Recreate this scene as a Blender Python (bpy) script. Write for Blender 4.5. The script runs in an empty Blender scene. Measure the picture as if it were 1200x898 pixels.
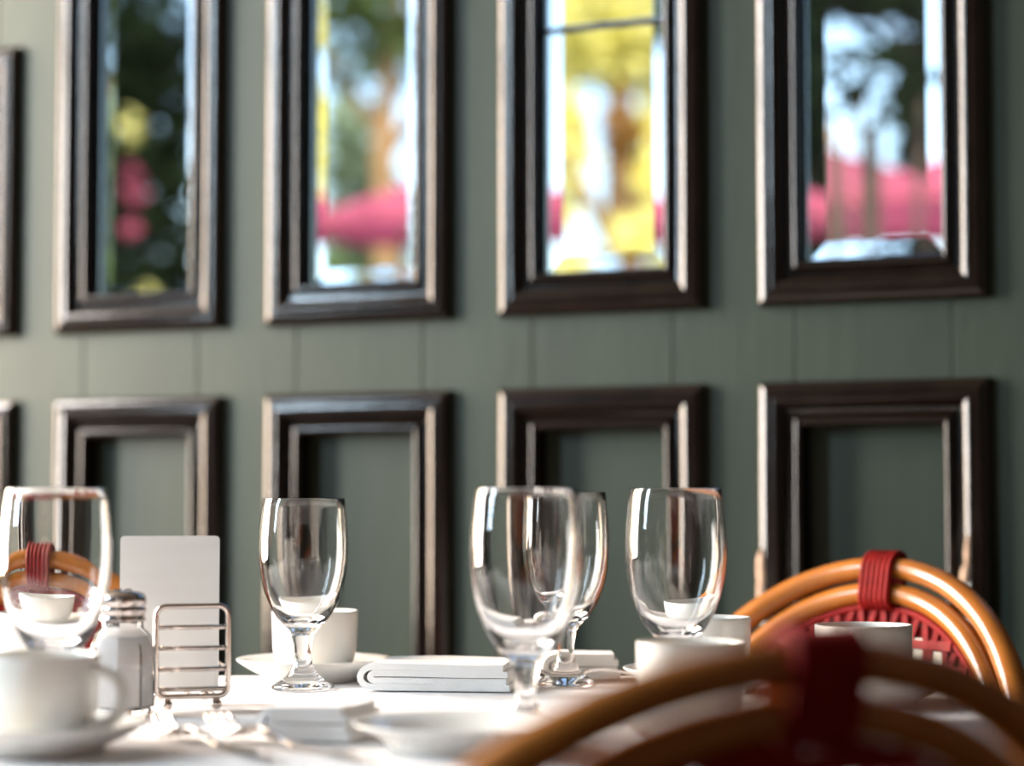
import bpy, bmesh, math, random
from mathutils import Vector, Matrix
random.seed(7)
R = math.radians
C = bpy.context.scene.collection
scene = bpy.context.scene

# ------------------------------------------------------------------ camera, world, lights, exposure
EYE = 0.922                       # seated eye height
TURN = R(25.0)                    # the dining tables and the view are turned 25 degrees to the panelled wall
cam_d = bpy.data.cameras.new('camera'); cam = bpy.data.objects.new('camera', cam_d); C.objects.link(cam)
cam.location = (0, 0, EYE); cam.rotation_euler = (R(90 + 3.19), 0, TURN)
cam_d.sensor_width = 36.0; cam_d.lens = 75.0
cam_d.dof.use_dof = True; cam_d.dof.focus_distance = 1.88; cam_d.dof.aperture_fstop = 2.6
cam_d.clip_start = 0.05; cam_d.clip_end = 300
scene.camera = cam

scene.view_settings.view_transform = 'Standard'; scene.view_settings.look = 'None'
scene.view_settings.gamma = 1.0; scene.view_settings.use_curve_mapping = False
scene.view_settings.exposure = 0.30

world = bpy.data.worlds.new('daylight'); scene.world = world; world.use_nodes = True
wn = world.node_tree.nodes; wl = world.node_tree.links
sky = wn.new('ShaderNodeTexSky'); sky.sky_type = 'NISHITA'; sky.sun_disc = False
sky.sun_elevation = R(42); sky.sun_rotation = R(160); sky.dust_density = 2.5
wn['Background'].inputs['Strength'].default_value = 0.40
wl.new(sky.outputs[0], wn['Background'].inputs['Color'])

sun_d = bpy.data.lights.new('sun', 'SUN'); sun_d.energy = 7.0; sun_d.angle = R(0.6); sun_d.color = (1, .93, .80)
sun = bpy.data.objects.new('sun', sun_d); C.objects.link(sun)
sun.rotation_euler = Vector((-0.45, 0.75, -0.72)).to_track_quat('-Z', 'Y').to_euler()

def area_light(name, loc, aim, w, h, power, color):
    d = bpy.data.lights.new(name, 'AREA'); d.shape = 'RECTANGLE'; d.size = w; d.size_y = h; d.energy = power; d.color = color
    o = bpy.data.objects.new(name, d); C.objects.link(o); o.location = loc
    o.rotation_euler = (Vector(aim) - Vector(loc)).to_track_quat('-Z', 'Y').to_euler(); return o
# daylight in the bays of the two tall openings in the left wall
area_light('daylight_bay', (-3.32, 2.01, 1.72), (0, 2.01, 1.72), 0.62, 2.2, 140, (1, .75, .53))
area_light('daylight_bay', (-3.32, 1.34, 1.72), (0, 1.34, 1.72), 0.54, 2.2, 185, (1, .96, .92))
area_light('daylight_bay', (-3.32, -.30, 1.95), (0, -.1, 1.2), 0.36, 1.65, 140, (.66, .85, 1))

# ------------------------------------------------------------------ materials
def mat(name, color, rough=.5, metal=0, noise=0, nscale=20, bump=0, bscale=200, spec=.5, coat=0, stretch=(1, 1, 1), color2=None, transmission=0, ior=1.45, sheen=0):
    m = bpy.data.materials.new(name); m.use_nodes = True
    n = m.node_tree.nodes; l = m.node_tree.links; b = n['Principled BSDF']
    b.inputs['Base Color'].default_value = (*color, 1); b.inputs['Roughness'].default_value = rough
    b.inputs['Metallic'].default_value = metal; b.inputs['Specular IOR Level'].default_value = spec
    b.inputs['Coat Weight'].default_value = coat; b.inputs['Coat Roughness'].default_value = .08
    b.inputs['Transmission Weight'].default_value = transmission; b.inputs['IOR'].default_value = ior
    b.inputs['Sheen Weight'].default_value = sheen
    if noise or bump or color2:
        tc = n.new('ShaderNodeTexCoord'); mp = n.new('ShaderNodeMapping'); mp.inputs['Scale'].default_value = stretch
        l.new(tc.outputs['Object'], mp.inputs['Vector'])
    if noise or color2:
        t = n.new('ShaderNodeTexNoise'); t.inputs['Scale'].default_value = nscale; t.inputs['Detail'].default_value = 5
        l.new(mp.outputs[0], t.inputs['Vector'])
        r = n.new('ShaderNodeValToRGB'); r.color_ramp.elements[0].position = .35; r.color_ramp.elements[1].position = .68
        c2 = color2 or tuple(min(1, c * (1 + noise)) for c in color); c1 = color if color2 else tuple(c * (1 - noise) for c in color)
        r.color_ramp.elements[0].color = (*c1, 1); r.color_ramp.elements[1].color = (*c2, 1)
        l.new(t.outputs['Fac'], r.inputs['Fac']); l.new(r.outputs[0], b.inputs['Base Color'])
    if bump:
        t2 = n.new('ShaderNodeTexNoise'); t2.inputs['Scale'].default_value = bscale; t2.inputs['Detail'].default_value = 3
        l.new(mp.outputs[0], t2.inputs['Vector'])
        bp = n.new('ShaderNodeBump'); bp.inputs['Strength'].default_value = bump; bp.inputs['Distance'].default_value = .002
        l.new(t2.outputs['Fac'], bp.inputs['Height']); l.new(bp.outputs[0], b.inputs['Normal'])
    return m

M = {}
M['green'] = mat('green_paint', (.0285, .0395, .0275), .50, noise=.10, nscale=7, bump=.25, bscale=60, stretch=(1, 1, .35), spec=.3)
M['brown'] = mat('dark_brown_gloss_paint', (.0065, .0036, .0022), .17, noise=.35, nscale=30, bump=.12, bscale=90, spec=.5)
M['rabbet'] = mat('bare_dark_rabbet', (.008, .006, .005), .95, noise=.3, nscale=40, spec=.05)
M['chip'] = mat('bare_wood', (.55, .36, .24), .6, noise=.25, nscale=60)
M['dark_plaster'] = mat('dim_brown_plaster', (.06, .044, .032), .8, noise=.15, nscale=4)
M['ceiling'] = mat('ceiling_paint', (.13, .105, .085), .8, noise=.08, nscale=3)
M['floor'] = mat('dark_floor', (.06, .04, .028), .5, noise=.3, nscale=6, stretch=(1, 8, 1))
M['cloth'] = mat('white_tablecloth', (.80, .77, .76), .75, noise=.02, nscale=30, bump=.25, bscale=500, sheen=.2)
M['napkin'] = mat('white_napkin', (.88, .87, .85), .8, noise=.02, nscale=40, bump=.3, bscale=700, sheen=.2)
M['china'] = mat('white_china', (.80, .78, .73), .16, noise=.015, nscale=6, spec=.5)
M['steel'] = mat('polished_steel', (.62, .58, .55), .12, metal=1, noise=.05, nscale=60)
M['chrome'] = mat('chrome_wire', (.66, .60, .56), .14, metal=1, noise=.06, nscale=80)
M['lid'] = mat('brushed_lid', (.55, .50, .48), .22, metal=1, noise=.08, nscale=60)
M['salt'] = mat('white_salt', (.95, .95, .95), .9, noise=.03, nscale=400, bump=.5, bscale=900)
M['card'] = mat('white_card', (.88, .86, .82), .38, noise=.03, nscale=9, stretch=(.4, 1, 6))
M['rattan'] = mat('honey_rattan', (.34, .112, .017), .22, noise=.28, nscale=14, stretch=(1, 1, .6), bump=.12, bscale=70, coat=.12)
M['red'] = mat('red_cord', (.21, .007, .006), .6, noise=.2, nscale=80, spec=.15)
M['white_strand'] = mat('cream_strand', (.72, .66, .52), .4, noise=.08, nscale=80)
M['lead'] = mat('lead_came', (.03, .03, .03), .4, metal=.6, noise=.2, nscale=50)
M['wood'] = mat('table_wood', (.10, .05, .025), .5, noise=.3, nscale=10, stretch=(1, 6, 1))
M['bark'] = mat('tan_bark', (.26, .15, .07), .9, noise=.35, nscale=12, stretch=(1, 1, .3), bump=.6, bscale=30)
M['bark_dark'] = mat('dark_bark', (.06, .04, .03), .9, noise=.35, nscale=12, stretch=(1, 1, .3), bump=.6, bscale=30)
M['paving'] = mat('terrace_paving', (.32, .29, .25), .85, noise=.2, nscale=5)
M['pole'] = mat('parasol_pole', (.45, .36, .26), .5, noise=.1, nscale=20)

def glass_mat(name, tint=(1, 1, 1), rough=0.0, ior=1.5):
    m = bpy.data.materials.new(name); m.use_nodes = True; n = m.node_tree.nodes; l = m.node_tree.links
    n.remove(n['Principled BSDF']); g = n.new('ShaderNodeBsdfGlass'); g.inputs['Color'].default_value = (*tint, 1)
    g.inputs['IOR'].default_value = ior
    tc = n.new('ShaderNodeTexCoord'); t = n.new('ShaderNodeTexNoise'); t.inputs['Scale'].default_value = 25
    l.new(tc.outputs['Object'], t.inputs['Vector'])
    mr = n.new('ShaderNodeMapRange'); mr.inputs['From Min'].default_value = .3; mr.inputs['From Max'].default_value = .8
    mr.inputs['To Min'].default_value = rough; mr.inputs['To Max'].default_value = rough + .02
    l.new(t.outputs['Fac'], mr.inputs['Value']); l.new(mr.outputs[0], g.inputs['Roughness'])
    l.new(g.outputs[0], n['Material Output'].inputs['Surface']); return m
M['glass'] = glass_mat('clear_glass', (1, 1, 1))
M['pane'] = glass_mat('bevelled_window_glass', (.97, 1, .99))

def thin_mat(name, color, trans, noise=.15, rough=.6, nscale=3, mix=.5):    # leaves and parasol cloth: diffuse + translucent
    m = bpy.data.materials.new(name); m.use_nodes = True; n = m.node_tree.nodes; l = m.node_tree.links
    n.remove(n['Principled BSDF']); d = n.new('ShaderNodeBsdfDiffuse'); t = n.new('ShaderNodeBsdfTranslucent'); mx = n.new('ShaderNodeMixShader')
    tc = n.new('ShaderNodeTexCoord'); ns = n.new('ShaderNodeTexNoise'); ns.inputs['Scale'].default_value = nscale
    l.new(tc.outputs['Object'], ns.inputs['Vector'])
    for s, c in ((d, color), (t, trans)):
        r = n.new('ShaderNodeValToRGB'); r.color_ramp.elements[0].position = .35; r.color_ramp.elements[1].position = .65
        r.color_ramp.elements[0].color = (*[x * (1 - noise) for x in c], 1); r.color_ramp.elements[1].color = (*[min(1, x * (1 + noise)) for x in c], 1)
        l.new(ns.outputs['Fac'], r.inputs['Fac']); l.new(r.outputs[0], s.inputs['Color'])
    mx.inputs[0].default_value = mix
    l.new(d.outputs[0], mx.inputs[1]); l.new(t.outputs[0], mx.inputs[2]); l.new(mx.outputs[0], n['Material Output'].inputs['Surface'])
    return m
M['leaf_dark'] = thin_mat('dark_leaves', (.012, .020, .010), (.012, .022, .008), .4, mix=.3)  # shade of the leftmost tree is put into this near-black leaf colour
M['leaf_mid'] = thin_mat('mid_leaves', (.10, .14, .06), (.12, .18, .05), .4, mix=.4)
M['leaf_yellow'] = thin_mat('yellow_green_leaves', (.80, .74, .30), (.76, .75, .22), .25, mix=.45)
M['leaf_grey'] = thin_mat('grey_green_leaves', (.30, .36, .24), (.3, .4, .22), .3, mix=.4)
M['leaf_brown'] = thin_mat('brown_leaves', (.22, .11, .03), (.22, .11, .03), .3, mix=.4)
M['pink'] = thin_mat('pink_parasol_cloth', (.42, .10, .16), (.48, .09, .17), .08, mix=.4)

# ------------------------------------------------------------------ helpers
def link(name, me, m, parent=None, smooth=False):
    o = bpy.data.objects.new(name, me); C.objects.link(o)
    if m and not me.materials: me.materials.append(m)
    if smooth:
        for p in me.polygons: p.use_smooth = True
    if parent: o.parent = parent
    return o
def obj(name, bm, m, parent=None, smooth=False, angle=None):
    bmesh.ops.recalc_face_normals(bm, faces=bm.faces[:])
    me = bpy.data.meshes.new(name); bm.to_mesh(me); bm.free()
    o = link(name, me, m, parent, smooth)
    if angle is not None: me.set_sharp_from_angle(angle=R(angle))
    return o
def thing(name, label, cat, loc=(0, 0, 0), rz=0, group=None):
    o = bpy.data.objects.new(name, None); C.objects.link(o); o.empty_display_size = .05
    o.location = loc; o.rotation_euler = (0, 0, rz); o['label'] = label; o['category'] = cat
    if group: o['group'] = group
    return o
def tag(o, label, cat, group=None):
    o['label'] = label; o['category'] = cat
    if group: o['group'] = group
    return o
def dup(root, loc, rz, label, scale=(1, 1, 1)):
    r = root.copy(); C.objects.link(r); r.location = loc; r.rotation_euler = (0, 0, rz); r.scale = scale; r['label'] = label
    for ch in list(root.children):
        c = ch.copy(); C.objects.link(c); c.parent = r
        for g in list(ch.children):
            d = g.copy(); C.objects.link(d); d.parent = c
    return r
def spot(right, away, h=0):        # layout grid of the tables: metres to the right / away from the guest's seat
    c, s = math.cos(TURN), math.sin(TURN)
    return Vector((right * c - away * s, right * s + away * c, h))

def add_box(bm, x0, x1, y0, y1, z0, z1, bevel=0, seg=2):
    v = [bm.verts.new(p) for p in ((x0, y0, z0), (x1, y0, z0), (x1, y1, z0), (x0, y1, z0), (x0, y0, z1), (x1, y0, z1), (x1, y1, z1), (x0, y1, z1))]
    fs = [bm.faces.new([v[i] for i in q]) for q in ((0, 3, 2, 1), (4, 5, 6, 7), (0, 1, 5, 4), (1, 2, 6, 5), (2, 3, 7, 6), (3, 0, 4, 7))]
    if bevel:
        es = list({e for f in fs for e in f.edges})
        bmesh.ops.bevel(bm, geom=es, offset=bevel, segments=seg, affect='EDGES', profile=.5)
    return bm
def box(*a, **k): return add_box(bmesh.new(), *a, **k)
def add_lathe(bm, prof, segs=48, center=(0, 0)):
    rings = []
    for r, z in prof:
        if r < 1e-6: rings.append([bm.verts.new((center[0], center[1], z))])
        else: rings.append([bm.verts.new((center[0] + r * math.cos(2 * math.pi * k / segs), center[1] + r * math.sin(2 * math.pi * k / segs), z)) for k in range(segs)])
    for a, b in zip(rings, rings[1:]):
        for k in range(segs):
            k2 = (k + 1) % segs
            if len(a) == 1 and len(b) == 1: break
            if len(a) == 1: bm.faces.new((a[0], b[k], b[k2]))
            elif len(b) == 1: bm.faces.new((a[k], b[0], a[k2]))
            else: bm.faces.new((a[k], b[k], b[k2], a[k2]))
    return bm
def add_tube(bm, path, rad, segs=10, closed=False):
    n = len(path); rad = rad if isinstance(rad, (list, tuple)) else [rad] * n
    P = [Vector(p) for p in path]; rings = []; up = None
    for i in range(n):
        if closed: t = (P[(i + 1) % n] - P[i - 1]).normalized()
        else: t = (P[min(i + 1, n - 1)] - P[max(i - 1, 0)]).normalized()
        if up is None:
            up = Vector((0, 0, 1)) if abs(t.z) < .9 else Vector((0, 1, 0))
        a = (up - t * up.dot(t)).normalized(); up = a; b = t.cross(a)
        rings.append([bm.verts.new(P[i] + rad[i] * (a * math.cos(2 * math.pi * k / segs) + b * math.sin(2 * math.pi * k / segs))) for k in range(segs)])
    m = n if closed else n - 1
    for i in range(m):
        A, B = rings[i], rings[(i + 1) % n]
        for k in range(segs): bm.faces.new((A[k], A[(k + 1) % segs], B[(k + 1) % segs], B[k]))
    if not closed:
        bm.faces.new(rings[0][::-1]); bm.faces.new(rings[-1])
    return bm
def add_ribbon(bm, path, widths, normal_dirs, side_dirs, th):      # flat strand with thickness
    rings = []
    for p, w, nd, sd in zip(path, widths, normal_dirs, side_dirs):
        p = Vector(p); rings.append([bm.verts.new(p + sd * (w / 2 * a) + nd * (th / 2 * b)) for a, b in ((-1, -1), (1, -1), (1, 1), (-1, 1))])
    for A, B in zip(rings, rings[1:]):
        for k in range(4): bm.faces.new((A[k], A[(k + 1) % 4], B[(k + 1) % 4], B[k]))
    bm.faces.new(rings[0][::-1]); bm.faces.new(rings[-1])
    return bm

# ------------------------------------------------------------------ room shell
YW = 2.492                         # room face of the panelled wall
X0, PITCH, W = -1.8810, 0.35147, 0.28240     # first window bay, bay spacing, outer width of a moulding
Z_SILL, Z_LOW = 1.1605, 1.068     # foot of the window mouldings, head of the lower mouldings
Z_TOP, Z_FOOT, Z_CEIL = 2.24, 0.22, 2.9
XL, XR, YF = -3.2, 1.7, -1.6
BX = [X0 + PITCH * i for i in range(-1, 5)]
def struct(name, bm, m, parent=None, **k):
    o = obj(name, bm, m, parent, **k)
    if parent is None: o['kind'] = 'structure'
    return o
struct('floor', box(XL - .2, XR + .2, YF - .2, YW + .08, -.06, 0), M['floor'])
struct('ceiling', box(XL - .2, XR + .2, YF - .2, YW + .12, Z_CEIL, Z_CEIL + .1), M['ceiling'])
struct('wall_right', box(XR, XR + .15, YF - .2, YW + .08, 0, Z_CEIL), M['dark_plaster'])
struct('wall_front', box(XL - .2, XR + .2, YF - .15, YF, 0, Z_CEIL), M['dark_plaster'])
bm = bmesh.new()
OPEN = [(1.02, 2.36, .60, 2.84, (0, .61, 1.29), 5), (-.54, -.06, 1.08, 2.84, (0, .43), 6)]   # y0, y1, z0, z1, posts, window number
ys = sorted([YF, YW + .08] + [o[0] for o in OPEN] + [o[1] for o in OPEN])
for a, b in zip(ys[0::2], ys[1::2]): add_box(bm, XL - .1, XL, a, b, 0, Z_CEIL)
for o in OPEN: add_box(bm, XL - .1, XL, o[0], o[1], 0, o[2]); add_box(bm, XL - .1, XL, o[0], o[1], o[3], Z_CEIL)
struct('wall_left', bm, M['dark_plaster'])
for y0, y1, z0, z1, posts, num in OPEN:
    wf = bpy.data.objects.new('window_%d' % num, None); C.objects.link(wf); wf['kind'] = 'structure'; wf.location = (XL, y0, z0)
    for y in posts: obj('window_post', box(-.08, -.02, y, y + .05, 0, z1 - z0, bevel=.004), M['brown'], wf)
    for z in (0, 1.30, z1 - z0 - .05): obj('window_rail', box(-.075, -.025, 0, y1 - y0, z, z + .05, bevel=.004), M['brown'], wf)

wall = bpy.data.objects.new('wall_back', None); C.objects.link(wall); wall['kind'] = 'structure'; wall.location = (0, YW, 0)
T = .07; OV = .045                 # framing thickness; how far stiles and rails run in under the mouldings
def piece(name, x0, x1, z0, z1, y0=0, m='green', bev=.0015):
    return obj(name, box(x0, x1, y0, T if y0 == 0 else y0 + .02, z0, z1, bevel=bev, seg=1), M[m], wall)
piece('stile', XL, BX[0] + OV, 0, Z_CEIL)
for a, b in zip(BX, BX[1:]): piece('stile', a + W - OV, b + OV, 0, Z_CEIL)
piece('stile', BX[-1] + W - OV, XR, 0, Z_CEIL)
Z_TOP0 = 1.585                     # the short framed panel left of the windows
for i, x in enumerate(BX):
    zt = Z_TOP0 if i == 0 else Z_TOP
    a, b = x + OV, x + W - OV
    piece('rail', a, b, 0, Z_FOOT + OV); piece('rail', a, b, Z_LOW - OV, Z_SILL + OV); piece('rail', a, b, zt - OV, Z_CEIL)
    piece('recessed_panel', a - .005, b + .005, Z_FOOT + OV - .005, Z_LOW - OV + .005, y0=.022, bev=.001)
piece('recessed_panel', BX[0] + OV - .005, BX[0] + W - OV + .005, Z_SILL + OV, Z_TOP0 - OV, y0=.022, bev=.001)

# moulding: (distance in from the outer edge, height proud of the wall)
PROF = [(0, 0), (.0008, .0070), (.0018, .0106), (.0030, .0117), (.0060, .0131), (.0088, .0144), (.0106, .0150), (.0125, .0151), (.0160, .0148), (.0200, .0154), (.0222, .0160), (.0240, .0155), (.0268, .0141), (.0295, .0127), (.0310, .0112), (.0324, .0068), (.0334, .0042), (.0370, .0034), (.0405, .0034),
        (.0422, .0058), (.0445, .0086), (.0475, .0102), (.0510, .0098), (.0535, .0078), (.0550, .004), (.0555, -.021)]
def moulding_side(name, side, w, h, parent):
    """one mitred side of a rectangular moulding; local frame: x along the wall, y into the wall, z up from the outer lower-left corner"""
    bm = bmesh.new(); n = 9 if side in 'lr' else 5; rows = []
    for k in range(n):
        t = k / (n - 1); row = []
        for d, p in PROF:
            if side == 'l': q = (d, -p, d + (h - 2 * d) * t)
            elif side == 'r': q = (w - d, -p, d + (h - 2 * d) * t)
            elif side == 'b': q = (d + (w - 2 * d) * t, -p, d)
            else: q = (d + (w - 2 * d) * t, -p, h - d)
            row.append(bm.verts.new(q))
        rows.append(row)
    for A, B in zip(rows, rows[1:]):
        for k in range(len(PROF) - 1): bm.faces.new((A[k], A[k + 1], B[k + 1], B[k]))
    o = obj(name, bm, M['brown'], parent, smooth=True, angle=50)
    o.data.materials.append(M['rabbet'])
    for p in o.data.polygons:
        if min(o.data.vertices[v].co.y for v in p.vertices) > -.0056 and max(o.data.vertices[v].co.y for v in p.vertices) > .01: p.material_index = 1
    return o
def moulding(w, h, parent, loc):
    for s in 'lrbt':
        o = moulding_side('moulding', s, w, h, parent); o.location = loc
for i, x in enumerate(BX):
    moulding(W, Z_LOW - Z_FOOT, wall, (x, 0, Z_FOOT))
moulding(W, Z_TOP0 - Z_SILL, wall, (BX[0], 0, Z_SILL))
# chipped paint low on the lower moulding behind the right-hand chair
for (cx, cz, sx, sz) in ((BX[4] + .0045, .836, .006, .030), (BX[4] + .0035, .81, .005, .02), (BX[4] + W - .027, .862, .004, .022), (BX[4] + W - .030, .838, .006, .012)):
    bm = bmesh.new(); bmesh.ops.create_icosphere(bm, subdivisions=2, radius=1)
    for v in bm.verts:
        k = 1 + .25 * math.sin(9 * v.co.z + 5 * v.co.x + cx * 90)
        v.co = Vector((v.co.x * sx * k, v.co.y * .004, v.co.z * sz * (1 + .2 * math.sin(7 * v.co.x))))
    o = obj('paint_chip', bm, M['chip'], wall, smooth=True); o.location = (cx, -.0125, cz)

def bevelled_pane(w, h, bev, t, lip, bb, bt):
    """glass slab: flat back, raised flat centre in front with polished bevels running down to a thin edge"""
    bm = bmesh.new()
    def ring(ins, y, b, u): return [bm.verts.new(p) for p in ((ins, y, b), (w - ins, y, b), (w - ins, y, h - u), (ins, y, h - u))]
    back, edge, top = ring(0, t, 0, 0), ring(0, t - lip, 0, 0), ring(bev, 0, bb, bt)
    bm.faces.new(back); bm.faces.new(top)
    for A, B in ((back, edge), (edge, top)):
        for k in range(4): bm.faces.new((A[k], A[(k + 1) % 4], B[(k + 1) % 4], B[k]))
    return bm
IN = .0545
for i in range(1, 6):
    win = bpy.data.objects.new('window_%d' % (i if i < 5 else 7), None); C.objects.link(win); win['kind'] = 'structure'; win.location = (BX[i], YW, Z_SILL)
    moulding(W, Z_TOP - Z_SILL, win, (0, 0, 0))
    split = .372 if i == 3 else .62
    for z0, z1, bb, bt in ((IN, split, .024, .003), (split + .004, Z_TOP - Z_SILL - IN, .003, .024)):
        g = obj('glass_pane', bevelled_pane(W - 2 * IN, z1 - z0, .024, .007, .0025, bb, bt), M['pane'], win); g.location = (IN, .022, z0)
    obj('lead_came', box(IN, W - IN, .018, .033, split - .001, split + .005, bevel=.001), M['lead'], win)

# ------------------------------------------------------------------ tables and cloths
TOP = .75
def table(label, cloth_label, x0, x1, z0, z1, crease):
    cx, cz = (x0 + x1) / 2, (z0 + z1) / 2; w, d = x1 - x0, z1 - z0
    t = thing('dining_table', label, 'table', spot(cx, cz, 0), TURN)
    obj('tabletop', box(-w / 2 + .004, w / 2 - .004, -d / 2 + .004, d / 2 - .004, TOP - .031, TOP - .003, bevel=.004), M['wood'], t)
    obj('pedestal', add_lathe(bmesh.new(), [(0, .03), (.030, .03), (.030, TOP - .06), (.06, TOP - .031), (0, TOP - .031)], 24), M['lead'], t, smooth=True, angle=50)
    obj('base', add_lathe(bmesh.new(), [(0, 0), (.13, 0), (.135, .012), (.12, .022), (.04, .03), (0, .03)], 32), M['lead'], t, smooth=True, angle=50)
    # cloth: subdivided top with an ironed crease, hem hanging in soft folds
    nx, ny = 60, 24; bm = bmesh.new(); g = {}
    for i in range(nx + 1):
        for j in range(ny + 1):
            x = -w / 2 + w * i / nx; y = -d / 2 + d * j / ny
            z = TOP + .0016 * math.exp(-((y - crease - .004 * math.sin(x * 9)) / .006) ** 2) + .0006 * math.sin(x * 13 + y * 9)
            g[i, j] = bm.verts.new((x, y, z))
    for i in range(nx):
        for j in range(ny): bm.faces.new((g[i, j], g[i + 1, j], g[i + 1, j + 1], g[i, j + 1]))
    loop = [(i, 0) for i in range(nx)] + [(nx, j) for j in range(ny)] + [(i, ny) for i in range(nx, 0, -1)] + [(0, j) for j in range(ny, 0, -1)]
    prev = [g[k] for k in loop]; n = len(loop)
    for r, (dz, out) in enumerate(((.0015, .002), (.006, .0045), (.05, .006), (.10, .008), (.15, .010), (.20, .011))):
        cur = []
        for k, (i, j) in enumerate(loop):
            b = g[i, j].co; nv = Vector(((i == nx) - (i == 0), (j == ny) - (j == 0), 0)); nv.normalize()
            wav = (.007 * math.sin(k * .55) + .004 * math.sin(k * 1.3 + 1)) * dz / .2
            cur.append(bm.verts.new((b.x + nv.x * (out + wav), b.y + nv.y * (out + wav), TOP - dz)))
        for k in range(n): bm.faces.new((prev[k], prev[(k + 1) % n], cur[(k + 1) % n], cur[k]))
        prev = cur
    o = obj('tablecloth', bm, M['cloth'], smooth=True); o.location = spot(cx, cz, 0); o.rotation_euler.z = TURN
    tag(o, cloth_label, 'tablecloth')
table('far dining table carrying the salt shaker and wire rack, under a white cloth', 'white tablecloth on the far table, under the shaker, rack and folded napkins', -.80, .405, 1.705, 2.118, -.085)
table('near dining table carrying the blurred cup and forks, under a white cloth', 'white tablecloth on the near table, under the blurred cup and two forks', -.75, .225, 1.21, 1.645, .02)
Z = TOP + .0012

# ------------------------------------------------------------------ glassware
GOB = [(0, .0035), (.012, .003), (.024, .0008), (.0278, 0), (.0292, .0016), (.0270, .0042), (.020, .0085), (.0135, .0145), (.0092, .0225), (.0075, .031), (.0080, .040), (.0098, .0475), (.0108, .0515),
       (.0118, .0545), (.0165, .0590), (.0235, .0665), (.0302, .0780), (.0356, .0920), (.0392, .1075), (.0409, .1230), (.0411, .138), (.0402, .155), (.0386, .171), (.0376, .1802),
       (.0371, .1810), (.0366, .1802), (.0374, .171), (.0389, .155), (.0396, .138), (.0393, .1235), (.0375, .1085), (.0338, .0938), (.0283, .0808), (.0215, .0715), (.0130, .0660), (.0060, .0642), (0, .0638)]
gob = obj('water_goblet', add_lathe(bmesh.new(), GOB, 96), M['glass'], smooth=True); bpy_gob = gob
tag(gob, 'largest sharp empty water goblet mid table, overlapping another goblet behind it', 'glass', 'water goblets')
gob.location = spot(.0102, 1.575, Z)
for (x, d, sz, sr, lab) in ((-.3385, 1.588, 1.0, 1.0, 'blurred water goblet at the left edge, behind the near coffee cup'),
                            (-.1915, 1.965, .962, 1.0, 'small water goblet standing in front of the far left cup and saucer'),
                            (.050, 2.0, .995, 1.0, 'water goblet partly hidden behind the largest goblet, before the dark forks'),
                            (.1342, 1.752, 1.005, 1.01, 'rightmost water goblet, its bowl above two white cups')):
    o = gob.copy(); C.objects.link(o); o.location = spot(x, d, Z); o.scale = (sr, sr, sz); o.rotation_euler.z = x * 7; o['label'] = lab

# ------------------------------------------------------------------ china
CUP = [(0, .004), (.022, .004), (.0255, 0), (.0285, 0), (.0300, .003), (.0350, .0075), (.0388, .0145), (.0404, .024), (.0410, .040), (.0414, .0575), (.0410, .0597), (.0396, .0597), (.0388, .057),
       (.0384, .040), (.0378, .0245), (.0360, .016), (.0320, .0105), (.020, .0075), (0, .007)]
SAU = [(0, .0035), (.036, .0035), (.040, 0), (.0445, 0), (.046, .0035), (.058, .0085), (.070, .0155), (.0748, .0192), (.0752, .0205), (.0742, .0212), (.0685, .0180), (.056, .0115), (.043, .0075), (.034, .0062), (.030, .0066), (0, .0066)]
def cup_with_handle(label):
    t = thing('coffee_cup', label, 'cup', group='white coffee cups')
    obj('cup_body', add_lathe(bmesh.new(), CUP, 64), M['china'], t, smooth=True)
    pts = []
    for k in range(15):
        a = R(100 - 200 * k / 14); pts.append((.0400 + .0250 * max(0, math.cos(a)) ** .8 - (.0015 if k in (0, 14) else 0), 0, .0315 + .0185 * math.sin(a)))
    bm = add_tube(bmesh.new(), pts, [.0052] + [.0042] * 13 + [.0052], 12)
    for v in bm.verts: v.co.y *= 1.25
    obj('handle', bm, M['china'], t, smooth=True)
    return t
cup0 = cup_with_handle('blurred white coffee cup in the near left corner, handle to the right')
sau0 = obj('saucer', add_lathe(bmesh.new(), SAU, 72), M['china'], smooth=True)
tag(sau0, 'blurred white saucer under the near left coffee cup', 'saucer', 'white saucers')
SIT = .0068
cup0.location = spot(-.325, 1.475, Z + SIT); cup0.rotation_euler.z = TURN + R(-18); sau0.location = spot(-.325, 1.475, Z)
for (x, d, rz, lc, ls) in ((-.1895, 2.062, 100, 'white coffee cup behind the small left goblet', 'white saucer behind the small left goblet, carrying a cup'),
                           (.1345, 1.612, 60, 'white coffee cup just behind the hoop of the dark near chair', 'white saucer under the cup just behind the dark near chair'),
                           (.176, 1.95, 75, 'white coffee cup seen right of and through the rightmost goblet', 'white saucer right of the fork handle, under a cup behind the rightmost goblet'),
                           (.300, 1.83, 120, 'white coffee cup in front of the woven back of the right chair', 'white saucer at the right end of the far table, seen between chair hoops'),
                           (-.448, 2.03, 90, 'white coffee cup seen through the blurred goblet at the left edge', 'white saucer behind the near left cup, below the left chair')):
    dup(cup0, spot(x, d, Z + SIT), TURN + R(rz), lc)
    s = sau0.copy(); C.objects.link(s); s.location = spot(x, d, Z); s['label'] = ls
PLA = [(0, .003), (.050, .003), (.054, 0), (.059, 0), (.061, .003), (.070, .011), (.088, .0190), (.0935, .0212), (.094, .0226), (.0925, .0232), (.086, .0210), (.069, .0135), (.058, .0075), (.050, .006), (0, .006)]
pl = obj('bread_plate', add_lathe(bmesh.new(), PLA, 72), M['china'], smooth=True)
tag(pl, 'blurred white bread plate in front of the largest goblet', 'plate'); pl.location = spot(-.036, 1.487, Z); pl.scale = (.8, .8, .85)

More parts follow.
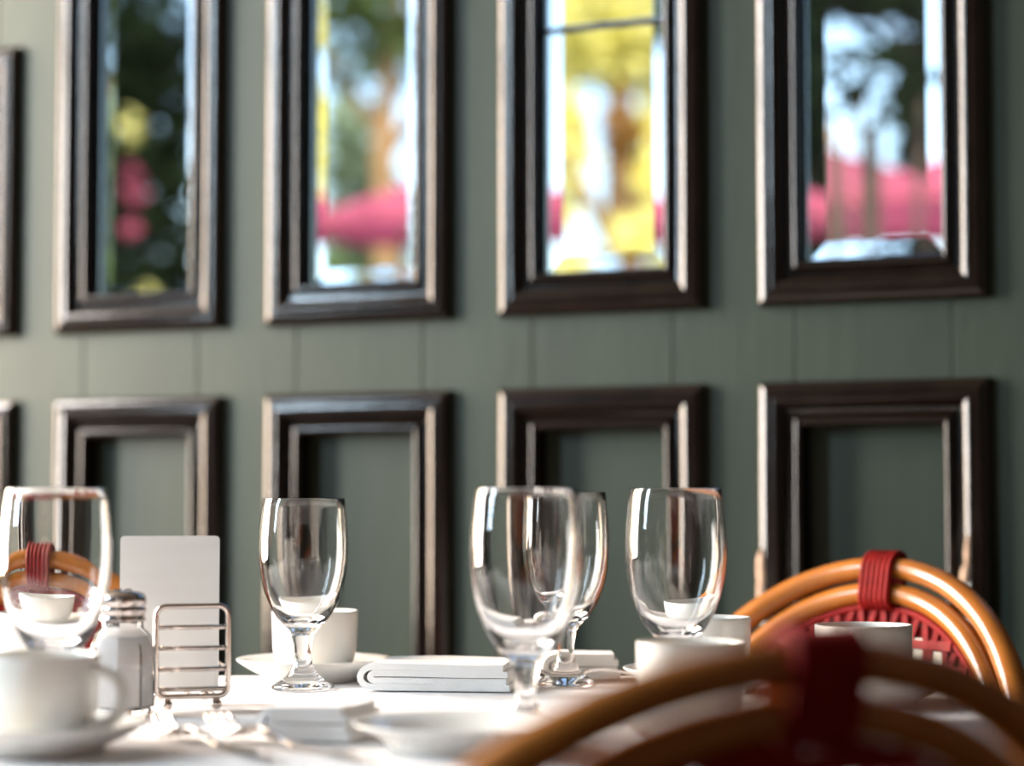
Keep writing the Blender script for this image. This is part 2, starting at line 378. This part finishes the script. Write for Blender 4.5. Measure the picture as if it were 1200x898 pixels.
# ------------------------------------------------------------------ salt shaker
t = thing('salt_shaker', 'glass salt shaker with a chrome lid beside the wire rack', 'shaker', spot(-.3155, 1.737, Z), TURN); t.scale = (1.02, 1.02, .94)
def oct_lathe(prof, seg=8, rot=R(22.5)):
    bm = bmesh.new(); n = 48; rings = []
    for r, z, f in prof:      # f: 0 round .. 1 eight-sided
        ring = []
        for k in range(n):
            a = 2 * math.pi * k / n; m_ = ((a + math.pi / seg) % (2 * math.pi / seg)) - math.pi / seg
            rr = r * ((1 - f) + f * math.cos(math.pi / seg) / math.cos(m_) * 1.03)
            ring.append(bm.verts.new((rr * math.cos(a + rot), rr * math.sin(a + rot), z)))
        rings.append(ring)
    for A, B in zip(rings, rings[1:]):
        for k in range(n): bm.faces.new((A[k], A[(k + 1) % n], B[(k + 1) % n], B[k]))
    bm.faces.new(rings[0][::-1]); bm.faces.new(rings[-1]); return bm
obj('jar', oct_lathe([(.0235, 0, .8), (.0252, .003, 1), (.0255, .05, 1), (.0250, .056, 1), (.0215, .068, .7), (.0165, .0745, .2), (.0165, .084, 0),
                      (.0148, .084, 0), (.0148, .075, .2), (.0195, .0665, .7), (.0230, .055, 1), (.0233, .007, 1), (.0215, .005, .8)]), M['glass'], t, smooth=True, angle=30)
obj('salt', oct_lathe([(.0212, .0056, .8), (.0229, .0076, 1), (.0226, .0548, 1), (.0190, .0660, .7)]), M['salt'], t, smooth=True, angle=30)
obj('lid', add_lathe(bmesh.new(), [(.0170, .0795), (.0182, .0795), (.0185, .0815), (.0178, .083), (.0178, .0862), (.0186, .0875), (.0186, .0905), (.0176, .092), (.0185, .0945), (.0190, .0985), (.0172, .1025), (.0120, .1050), (0, .1060), (0, .0985), (.0165, .0975), (.0170, .0795)], 48), M['lid'], t, smooth=True, angle=50)
for k in range(6):
    bm = add_lathe(bmesh.new(), [(0, .1052), (.0009, .1056), (.0009, .1066), (0, .1068)], 8, (.006 * math.cos(k * math.pi / 3), .006 * math.sin(k * math.pi / 3)))
    obj('pour_hole', bm, M['lead'], t)

# ------------------------------------------------------------------ wire rack with a card
RK = TURN + R(15)
rk = thing('wire_rack', 'chrome wire rack on ball feet, holding a white card', 'rack', spot(-.2735, 1.805, Z), RK)
rw, rd, zb, zt = .0295, .040, .0110, .0850
def rrect(w, z0, z1, r, y, n=6):
    pts = []
    for cx, cz, a0 in ((w - r, z1 - r, 0), (-w + r, z1 - r, 90), (-w + r, z0 + r, 180), (w - r, z0 + r, 270)):
        for k in range(n + 1):
            a = R(a0 + 90 * k / n); pts.append((cx + r * math.cos(a), y, cz + r * math.sin(a)))
    return pts
for y in (-rd, rd):
    obj('end_frame', add_tube(bmesh.new(), rrect(rw, zb, zt, .008, y), .0024, 10, closed=True), M['chrome'], rk, smooth=True)
    for k in range(1, 5):
        z = zt - (zt - zb - .005) * k / 4.0 if k < 4 else zb + .006
        obj('cross_wire', add_tube(bmesh.new(), [(-rw, y, z), (0, y - .0002, z), (rw, y, z)], .0020, 10), M['chrome'], rk, smooth=True)
    for x in (-.020, .020):
        bm = bmesh.new(); bmesh.ops.create_uvsphere(bm, u_segments=16, v_segments=10, radius=.0046)
        o = obj('ball_foot', bm, M['chrome'], rk, smooth=True); o.location = (x, y, .0046)
        obj('foot_stem', add_tube(bmesh.new(), [(x, y, .008), (x, y, zb)], .0016, 8), M['chrome'], rk, smooth=True)
for x in (-.020, 0, .020):
    obj('base_wire', add_tube(bmesh.new(), [(x, -rd, zb), (x, 0, zb - .0001), (x, rd, zb)], .0016, 8), M['chrome'], rk, smooth=True)
for x in (-rw, rw):
    obj('side_wire', add_tube(bmesh.new(), [(x, -rd, .034), (x, 0, .0341), (x, rd, .034)], .0016, 8), M['chrome'], rk, smooth=True)
bm = bmesh.new(); pts = [(p[0], p[2]) for p in rrect(.0415, 0, .1290, .0035, 0)]
va = [bm.verts.new((x, -.0011, z)) for x, z in pts]; vb = [bm.verts.new((x, .0011, z)) for x, z in pts]
bm.faces.new(va); bm.faces.new(vb[::-1])
for k in range(len(pts)): bm.faces.new((va[k], va[(k + 1) % len(pts)], vb[(k + 1) % len(pts)], vb[k]))
cd = obj('menu_card', bm, M['card'])
cd.location = spot(-.2880, 1.800, Z + zb + .0022); cd.rotation_euler = (R(-1.5), 0, TURN + R(3))
tag(cd, 'blank white upright card standing in the wire rack', 'card')

# ------------------------------------------------------------------ napkins and cutlery
def napkin(label, loc, rz, w, d, h, th, inset, group='folded napkins'):
    """cloth folded in nested loops: a thick outer fold, its rounded end to the left, with thinner folds tucked inside"""
    bm = bmesh.new(); ny = 10
    def loop_path(xr0, xr1, xl, zc, r):
        p = [(xr0 + (xl - xr0) * s / 14, zc - r) for s in range(15)]
        p += [(xl - r * 1.25 * math.sin(R(180 * s / 10)), zc - r * math.cos(R(180 * s / 10))) for s in range(1, 10)]
        return p + [(xl + (xr1 - xl) * s / 14, zc + r) for s in range(15)]
    zc = h / 2; r1 = h / 2 - th / 2; r2 = r1 - th * .98
    for xr0, xr1, xl, r, t_ in ((w / 2, w / 2 - .006, -w / 2 + r1, r1, th), (w / 2 - .003, w / 2 - .002, -w / 2 + inset, r2, th * .95)):
        line = loop_path(xr0, xr1, xl, zc, r); n = len(line); rows = []
        for j in range(ny + 1):
            y = -d / 2 + d * j / ny; row = []
            for side in (1, -1):
                rr = []
                for i in range(n):
                    a = line[max(i - 1, 0)]; b = line[min(i + 1, n - 1)]; tx, tz = b[0] - a[0], b[1] - a[1]; L = math.hypot(tx, tz) or 1
                    bow = .0007 * math.sin(line[i][0] * 42 + j * .5 + d * 90) * line[i][1] / h
                    rr.append(bm.verts.new((line[i][0] - tz / L * t_ / 2 * side, y + .0015 * math.sin(line[i][0] * 30) + (.0004 * math.sin(i * .5) if j in (0, ny) else 0), line[i][1] + tx / L * t_ / 2 * side + bow)))
                row.append(rr)
            rows.append(row)
        for A, B in zip(rows, rows[1:]):
            for s in (0, 1):
                for i in range(n - 1): bm.faces.new((A[s][i], A[s][i + 1], B[s][i + 1], B[s][i]))
            for i in (0, n - 1): bm.faces.new((A[0][i], A[1][i], B[1][i], B[0][i]))
        for row in (rows[0], rows[-1]):
            for i in range(n - 1): bm.faces.new((row[0][i], row[0][i + 1], row[1][i + 1], row[1][i]))
    zmin = min(v.co.z for v in bm.verts)
    for v in bm.verts: v.co.z -= zmin
    o = obj('folded_napkin', bm, M['napkin'], smooth=True, angle=60); o.location = loc; o.rotation_euler.z = rz
    return tag(o, label, 'napkin', group)
napkin('wide folded white napkin between the small left goblet and the largest goblet', spot(-.0615, 1.985, Z + .0006), TURN + R(-8), .134, .105, .0235, .0058, .011)
napkin('small folded white napkin behind the partly hidden goblet, beside a fork', spot(.068, 2.079, Z + .0006), TURN + R(3), .070, .044, .0245, .0060, .010)
napkin('blurred folded white napkin between the two near forks and the bread plate', spot(-.1375, 1.565, Z + .0006), TURN + R(-16), .065, .070, .0240, .0059, .010)

def fork(label, loc, rz, group='table forks'):
    t = thing('fork', label, 'fork', loc, rz, group)
    # handle and neck along -x .. head towards -x tip; length .19
    def prof(u): return .0008 + .0022 + .011 * max(0, 1 - abs(u - .055) / .05) ** 1.5 * .75    # neck arches up
    path, ws = [], []
    for s in range(19):
        u = s / 18; x = .052 + .138 * u; path.append((x, 0, .0030 + .0075 * math.exp(-((x - .066) / .028) ** 2))); ws.append(.0068 + .0075 * u ** 2 - .004 * max(0, (u - .93) / .07) if u > .06 else .011 - .05 * u)
    bm = add_ribbon(bmesh.new(), path, ws, [Vector((0, 0, 1))] * 19, [Vector((0, 1, 0))] * 19, .0026)
    bmesh.ops.bevel(bm, geom=[e for e in bm.edges if abs((e.verts[0].co - e.verts[1].co).x) > .003], offset=.0009, segments=2, affect='EDGES')
    obj('handle', bm, M['steel'], t, smooth=True, angle=50)
    path, ws = [], []
    for s in range(8):
        u = s / 7; x = .032 + .022 * u; path.append((x, 0, .0024 + .0085 * u ** 1.4 - .001 * u)); ws.append(.0245 - .0145 * u ** 1.6)
    obj('fork_head', add_ribbon(bmesh.new(), path, ws, [Vector((0, 0, 1))] * 8, [Vector((0, 1, 0))] * 8, .0022), M['steel'], t, smooth=True, angle=50)
    for k in range(4):
        y = (-1.5 + k) * .0066; path = []
        for s in range(9):
            u = s / 8; x = .034 * (1 - u) ; path.append((x, y * (1 - .06 * u), .0022 + .0125 * u ** 2.2))
        obj('tine', add_tube(bmesh.new(), path, [.0018 - .0007 * (s / 8) for s in range(9)], 8), M['steel'], t, smooth=True)
    return t
f1 = fork('blurred near fork beside the coffee cup saucer', spot(-.260, 1.574, Z + .0012), TURN + R(-59))
dup(f1, spot(-.216, 1.574, Z + .0012), TURN + R(-55), 'blurred near fork beside the white napkin in the foreground')
dup(f1, spot(.020, 2.042, Z + .0012), TURN + R(1), 'fork with dark tines behind the partly hidden goblet on the far table')

# ------------------------------------------------------------------ rattan bistro chairs
def chair(label):
    t = thing('rattan_chair', label, 'chair', group='rattan bistro chairs')
    A, B, ZC, LEAN, WRAP = .213, .205, .649, math.tan(R(13)), .055
    def back(x, z): return -.19 - max(0, z - .44) * LEAN + WRAP * (x / A) ** 2
    def hoop(a, b, zend, n=40):
        pts = [(-a, back(-a, z), z) for z in [zend + (ZC - zend) * k / 6 for k in range(6)]]
        for k in range(n + 1):
            th = math.pi * (1 - k / n); x, z = a * math.cos(th), ZC + b * math.sin(th); pts.append((x, back(x, z), z))
        pts += [(a, back(a, z), z) for z in [ZC - (ZC - zend) * (k + 1) / 6 for k in range(6)]]
        return pts
    D = .0255
    def radii(pts, a, r0, r1): return [r0 + (r1 - r0) * min(1, (p[0] / a) ** 2) for p in pts]
    oh = hoop(A, B, .02); ih = hoop(A - D - .006, B - D, .45)
    obj('outer_hoop', add_tube(bmesh.new(), oh, radii(oh, A, .0113, .0145), 16), M['rattan'], t, smooth=True)
    obj('inner_hoop', add_tube(bmesh.new(), ih, radii(ih, A - D, .0108, .0135), 16), M['rattan'], t, smooth=True)
    ai, bi = A - 2 * D + .0020, B - 2 * D + .0110
    obj('edge_cord', add_tube(bmesh.new(), hoop(ai, bi, .47), .0036, 8), M['red'], t, smooth=True)
    # red wrapping that ties both hoops at the crown
    zo, zi = ZC + B, ZC + B - D
    for k in range(6):
        x = (k - 2.5) * .0062; pts = []
        for s in range(24):
            a = 2 * math.pi * s / 24; zc = zo if math.sin(a) >= 0 else zi; z = zc + .0150 * math.sin(a)
            pts.append((x, back(x, z) + .0150 * math.cos(a), z))
        obj('binding_strand', add_tube(bmesh.new(), pts, .0034, 8, closed=True), M['red'], t, smooth=True)
    # woven back
    nrm = Vector((0, math.cos(R(13)), math.sin(R(13)))); sdx = Vector((1, 0, 0))
    def top(x): q = 1 - (x / ai) ** 2; return ZC + bi * math.sqrt(max(q, 0))
    step = .0270; z0 = .475
    nverts = int(ai / step)
    for k in range(-nverts, nverts + 1):
        x = k * step; zt_ = top(x) - .021
        if zt_ > z0 + .03:
            p = [(x, back(x, z) - .001, z) for z in (z0, (z0 + zt_) / 2, zt_)]
            obj('cream_strand', add_ribbon(bmesh.new(), p, [.0135] * 3, [nrm] * 3, [sdx] * 3, .0022), M['white_strand'], t)
        x = (k + .5) * step
        if abs(x) > ai - .006: continue
        zt_ = top(x) - .026
        p = [(x, back(x, z) + .0015, z) for z in (z0, (z0 + zt_) / 2, zt_)]
        obj('red_strand', add_ribbon(bmesh.new(), p, [.0120] * 3, [nrm] * 3, [sdx] * 3, .0026), M['red'], t)
        for s in (-1, 1):             # loops fanning out to the edge cord
            xe = max(-ai + .002, min(ai - .002, x + s * step * .34)); ze = top(xe)
            p = [(x + s * .002, back(x, zt_ - .004) + .002, zt_ - .004), (xe, back(xe, ze), ze)]
            d = (Vector(p[1]) - Vector(p[0])).normalized(); sd = d.cross(nrm).normalized()
            obj('red_loop', add_ribbon(bmesh.new(), p, [.0062] * 2, [nrm] * 2, [sd] * 2, .0026), M['red'], t)
    z = top(0) - .036
    while z > z0:
        q = 1 - ((z - ZC) / bi) ** 2 if z > ZC else 1
        half = ai * math.sqrt(q) - .004
        n = 12; p = []
        for s in range(n + 1):
            x = -half + 2 * half * s / n; p.append((x, back(x, z) + .0035 + .0008 * (-1) ** s, z))
        if half > .02: obj('cross_strand', add_ribbon(bmesh.new(), p, [.0095] * (n + 1), [nrm] * (n + 1), [Vector((0, -math.sin(R(13)), math.cos(R(13))))] * (n + 1), .0022), M['red'], t)
        z -= .0245
    z = top(0) - .0105      # the rear face of the weave is nearly all red
    while z > z0:
        q = 1 - ((z - ZC) / bi) ** 2 if z > ZC else 1; half = ai * math.sqrt(q) - .003; n = 12
        p = [(-half + 2 * half * s / n, back(-half + 2 * half * s / n, z) - .0040 - .0006 * (-1) ** s, z) for s in range(n + 1)]
        obj('rear_strand', add_ribbon(bmesh.new(), p, [.0134] * (n + 1), [nrm] * (n + 1), [Vector((0, -math.sin(R(13)), math.cos(R(13))))] * (n + 1), .0020), M['red'], t)
        z -= .0146
    # seat, rim, legs, stretchers
    def outline(k, n=48, r=.205, e=2.9):
        a = 2 * math.pi * k / n; c, s = math.cos(a), math.sin(a)
        return (r * abs(c) ** (2 / e) * (1 if c >= 0 else -1), r * abs(s) ** (2 / e) * (1 if s >= 0 else -1))
    bm = bmesh.new(); up = []; lo = []
    for k in range(48):
        x, y = outline(k, r=.198); up.append(bm.verts.new((x, y, .452))); lo.append(bm.verts.new((x, y, .434)))
    bm.faces.new(up); bm.faces.new(lo[::-1])
    for k in range(48): bm.faces.new((lo[k], lo[(k + 1) % 48], up[(k + 1) % 48], up[k]))
    obj('seat', bm, M['red'], t)
    obj('seat_rim', add_tube(bmesh.new(), [(*outline(k), .44) for k in range(48)], .0135, 12, closed=True), M['rattan'], t, smooth=True)
    for s in (-1, 1):
        obj('leg', add_tube(bmesh.new(), [(s * .18, .178, .44), (s * .185, .188, .22), (s * .19, .195, .0)], .0135, 12), M['rattan'], t, smooth=True, angle=50)
        obj('foot_tip', add_tube(bmesh.new(), [(s * A, back(A, .02), 0), (s * A, back(A, .02), .022)], .0140, 12), M['red'], t, smooth=True, angle=50)
        obj('stretcher', add_tube(bmesh.new(), [(s * .188, .19, .16), (s * A, back(A, .16), .16)], .009, 10), M['rattan'], t, smooth=True)
    return t
c0 = chair('honey rattan chair with red binding, behind the right end of the far table')
def place(o, apex_x, apex_d, face):
    """put the crown of the back at a given spot; face = direction the sitter looks, degrees left of straight away"""
    rz = TURN + R(face); v = Matrix.Rotation(rz, 3, 'Z') @ Vector((0, -.19 - .41 * math.tan(R(13)), 0))
    p = spot(apex_x, apex_d, 0) - v; o.location = (p.x, p.y, 0); o.rotation_euler.z = rz
place(c0, .385, 2.215, 137)
c1 = dup(c0, (0, 0, 0), 0, 'rattan chair at the far left, seen through the blurred goblet'); place(c1, -.505, 2.26, 176)
c2 = dup(c0, (0, 0, 0), 0, 'dark blurred rattan chair in the near foreground at the lower right'); place(c2, .146, 1.03, 21); c2.scale = (1.07, 1, .990)

# ------------------------------------------------------------------ garden terrace beyond the windows
struct('ground', box(-16, 14, YW + .08, 40, -.1, 0), M['paving'])
def parasol(label, loc, r, h0, h1):
    t = thing('parasol', label, 'parasol', loc, 0, 'pink parasols')
    bm = bmesh.new(); n = 8; ring = []; apex = bm.verts.new((0, 0, h1)); mid = []
    for k in range(n * 2):
        a = math.pi * k / n; q = r * (1 if k % 2 == 0 else math.cos(math.pi / n) * .985)
        mid.append(bm.verts.new((q * .5 * math.cos(a), q * .5 * math.sin(a), h0 + (h1 - h0) * (.47 if k % 2 == 0 else .44)))); ring.append(bm.verts.new((q * math.cos(a), q * math.sin(a), h0 - (0 if k % 2 == 0 else .012))))
    low = [bm.verts.new((v.co.x, v.co.y, v.co.z - .05)) for v in ring]; m = n * 2
    for k in range(m):
        j = (k + 1) % m; bm.faces.new((apex, mid[k], mid[j])); bm.faces.new((mid[k], ring[k], ring[j], mid[j])); bm.faces.new((ring[k], low[k], low[j], ring[j]))
    o = obj('canopy', bm, M['pink'], t)
    obj('pole', add_tube(bmesh.new(), [(0, 0, .05), (0, 0, h1 + .05)], .022, 12), M['pole'], t, smooth=True, angle=50)
    obj('finial', add_lathe(bmesh.new(), [(0, h1 + .02), (.03, h1 + .03), (.035, h1 + .055), (.02, h1 + .085), (0, h1 + .1)], 16), M['pole'], t, smooth=True)
    obj('base', add_lathe(bmesh.new(), [(0, 0), (.25, 0), (.26, .03), (.24, .06), (.05, .08), (0, .08)], 32), M['bark_dark'], t, smooth=True, angle=50)
    for k in range(n):
        a = 2 * math.pi * k / n
        obj('rib', add_tube(bmesh.new(), [(0, 0, h1 - .02), (r * .98 * math.cos(a), r * .98 * math.sin(a), h0 - .015)], .007, 6), M['pole'], t)
    return t
parasol('pink parasol behind the second window from the left', spot(-.31, 9.0), .56, 2.11, 2.32)
parasol('pink parasol behind the rightmost window', spot(1.20, 8.0), .69, 2.02, 2.25)

def leaf_cloud(name, blobs, count, size, m, parent, seed):
    rnd = random.Random(seed); verts = []; faces = []
    wts = [b[3] * b[4] * b[5] for b in blobs]
    for _ in range(count):
        b = rnd.choices(blobs, wts)[0]
        d = Vector((rnd.gauss(0, 1), rnd.gauss(0, 1), rnd.gauss(0, 1))).normalized() * (rnd.random() ** .42)
        c = Vector((b[0] + d.x * b[3], b[1] + d.y * b[4], b[2] + d.z * b[5]))
        u = Vector((rnd.gauss(0, 1), rnd.gauss(0, 1), rnd.gauss(0, .6))).normalized(); w = u.cross(Vector((rnd.gauss(0, 1), rnd.gauss(0, 1), rnd.gauss(0, 1)))).normalized()
        s = size * rnd.uniform(.7, 1.35); i = len(verts); nn = u.cross(w)
        verts += [c - u * s, c + w * s * .42 + nn * s * .1, c + u * s, c - w * s * .42 + nn * s * .1]; faces.append((i, i + 1, i + 2, i + 3))
    me = bpy.data.meshes.new(name); me.from_pydata([tuple(v) for v in verts], [], faces); me.update()
    o = link(name, me, m, parent); o['kind'] = 'stuff'; return o
def tree(label, loc, trunk_pts, tr, bark, blobs, count, size, leaf, seed, cat='tree', name='garden_tree', branches=()):
    t = thing(name, label, cat, loc, TURN)
    n = len(trunk_pts)
    obj('trunk', add_tube(bmesh.new(), trunk_pts, [tr * (1 - .5 * k / max(1, n - 1)) for k in range(n)], 12), M[bark], t, smooth=True)
    for b in branches: obj('branch', add_tube(bmesh.new(), b, [tr * .45, tr * .3, tr * .15][:len(b)], 8), M[bark], t, smooth=True)
    leaf_cloud('foliage', blobs, count, size, M[leaf], t, seed)
    return t
tree('dense evergreen tree with leaves coloured dark for shade behind the leftmost window', spot(-2.55, 13.0), [(0, 0, 0), (.05, 0, 1.5), (0, 0, 3.2)], .14, 'bark_dark',
     [(.1, 0, 2.2, .75, .8, 1.6), (.25, 0, 3.7, .5, .7, .55), (-.5, .2, 3.4, .32, .6, .25), (-.9, 0, 1.9, .5, .7, 1.2)], 7000, .085, 'leaf_dark', 1,
     branches=([(0, 0, 2.6), (.3, -.1, 3.2), (.5, -.1, 3.7)], [(0, 0, 2.4), (-.3, 0, 2.9), (-.5, 0, 3.3)]))
leaf_cloud('blossom', [(.36, -.7, 2.75, .07, .1, .12), (.34, -.7, 2.5, .08, .1, .07)], 28, .05, M['pink'], bpy.data.objects['garden_tree'], 21)
leaf_cloud('lit_leaves', [(.34, -.7, 3.10, .08, .1, .12)], 20, .045, M['leaf_yellow'], bpy.data.objects['garden_tree'], 22)  # bright leaf colour stands in for light on a few leaves
tree('tree with a tan trunk and thin dark leaves behind the second window from the left', spot(-.86, 14.5), [(0, 0, 0), (.02, 0, 2), (-.02, 0, 3.4), (.1, 0, 4.6)], .115, 'bark',
     [(-.2, 0, 4.35, .9, .8, .62), (.7, 0, 4.5, .6, .6, .5), (-.75, .1, 3.9, .22, .3, .3)], 1500, .085, 'leaf_mid', 2,
     branches=([(0, 0, 3.4), (-.35, 0, 3.9), (-.6, 0, 4.2)], [(0, 0, 3.3), (.4, 0, 3.8), (.7, 0, 4.3)]))
tree('pale grey green bush behind the pink parasol of the second window', spot(-1.15, 16.5), [(0, 0, 0), (0, 0, 1.4), (0, 0, 2.6)], .08, 'bark',
     [(.0, 0, 3.0, .36, .4, .75), (-.12, 0, 3.7, .28, .3, .45), (.55, 0, 2.3, .5, .4, .75)], 2300, .08, 'leaf_grey', 3, cat='bush', name='garden_bush')
tree('low dark olive bush under the pink parasol of the second window', spot(-.92, 11.0), [(0, 0, 0), (0, 0, .8), (0, 0, 1.5)], .06, 'bark_dark',
     [(0, 0, 1.55, .55, .5, .66), (.3, 0, 1.4, .4, .4, .7)], 2600, .075, 'leaf_mid', 8, cat='bush', name='garden_bush')
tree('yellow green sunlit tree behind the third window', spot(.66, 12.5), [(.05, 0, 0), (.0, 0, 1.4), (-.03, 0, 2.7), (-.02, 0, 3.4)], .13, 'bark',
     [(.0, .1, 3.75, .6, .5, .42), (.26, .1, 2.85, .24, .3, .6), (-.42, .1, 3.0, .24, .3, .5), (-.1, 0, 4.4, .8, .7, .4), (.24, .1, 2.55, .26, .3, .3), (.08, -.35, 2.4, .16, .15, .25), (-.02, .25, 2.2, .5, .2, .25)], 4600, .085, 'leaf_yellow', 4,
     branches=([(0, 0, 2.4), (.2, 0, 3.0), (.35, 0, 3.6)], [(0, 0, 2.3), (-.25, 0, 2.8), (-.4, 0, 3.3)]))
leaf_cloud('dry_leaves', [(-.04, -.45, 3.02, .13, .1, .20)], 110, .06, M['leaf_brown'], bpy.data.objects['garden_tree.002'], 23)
tree('dark tree with hanging foliage behind the right side of the rightmost window', spot(2.88, 12.5), [(0, 0, 0), (-.05, 0, 1.8), (0, 0, 3.6)], .13, 'bark_dark',
     [(-.05, 0, 3.5, .55, .6, .6), (.45, 0, 2.6, .6, .6, .9), (-.75, 0, 3.9, .5, .4, .13), (-.45, 0, 3.1, .16, .3, .35)], 9000, .085, 'leaf_dark', 5,
     branches=([(0, 0, 3.0), (-.4, 0, 3.5), (-.9, 0, 3.9)], [(0, 0, 2.8), (.3, 0, 3.2), (.5, 0, 3.6)]))
# clump of bare stems in front of the right-hand parasol
t = thing('stem_clump', 'clump of thin dark upright stems before the right pink parasol', 'plant', spot(1.08, 6.35), TURN)
rnd = random.Random(11)
for k in range(7):
    x = rnd.uniform(-.16, .16); y = rnd.uniform(-.1, .1); l_ = rnd.uniform(-.05, .05); h = rnd.uniform(1.95, 2.3)
    obj('stem', add_tube(bmesh.new(), [(x * .5, y * .5, 0), (x * .8, y, h * .5), (x + l_, y, h)], [.022, .018, .010], 8), M['bark_dark'], t, smooth=True)
leaf_cloud('foliage', [(0, 0, 2.18, .22, .2, .16), (0, 0, .5, .22, .22, .35)], 260, .05, M['leaf_dark'], t, 6)
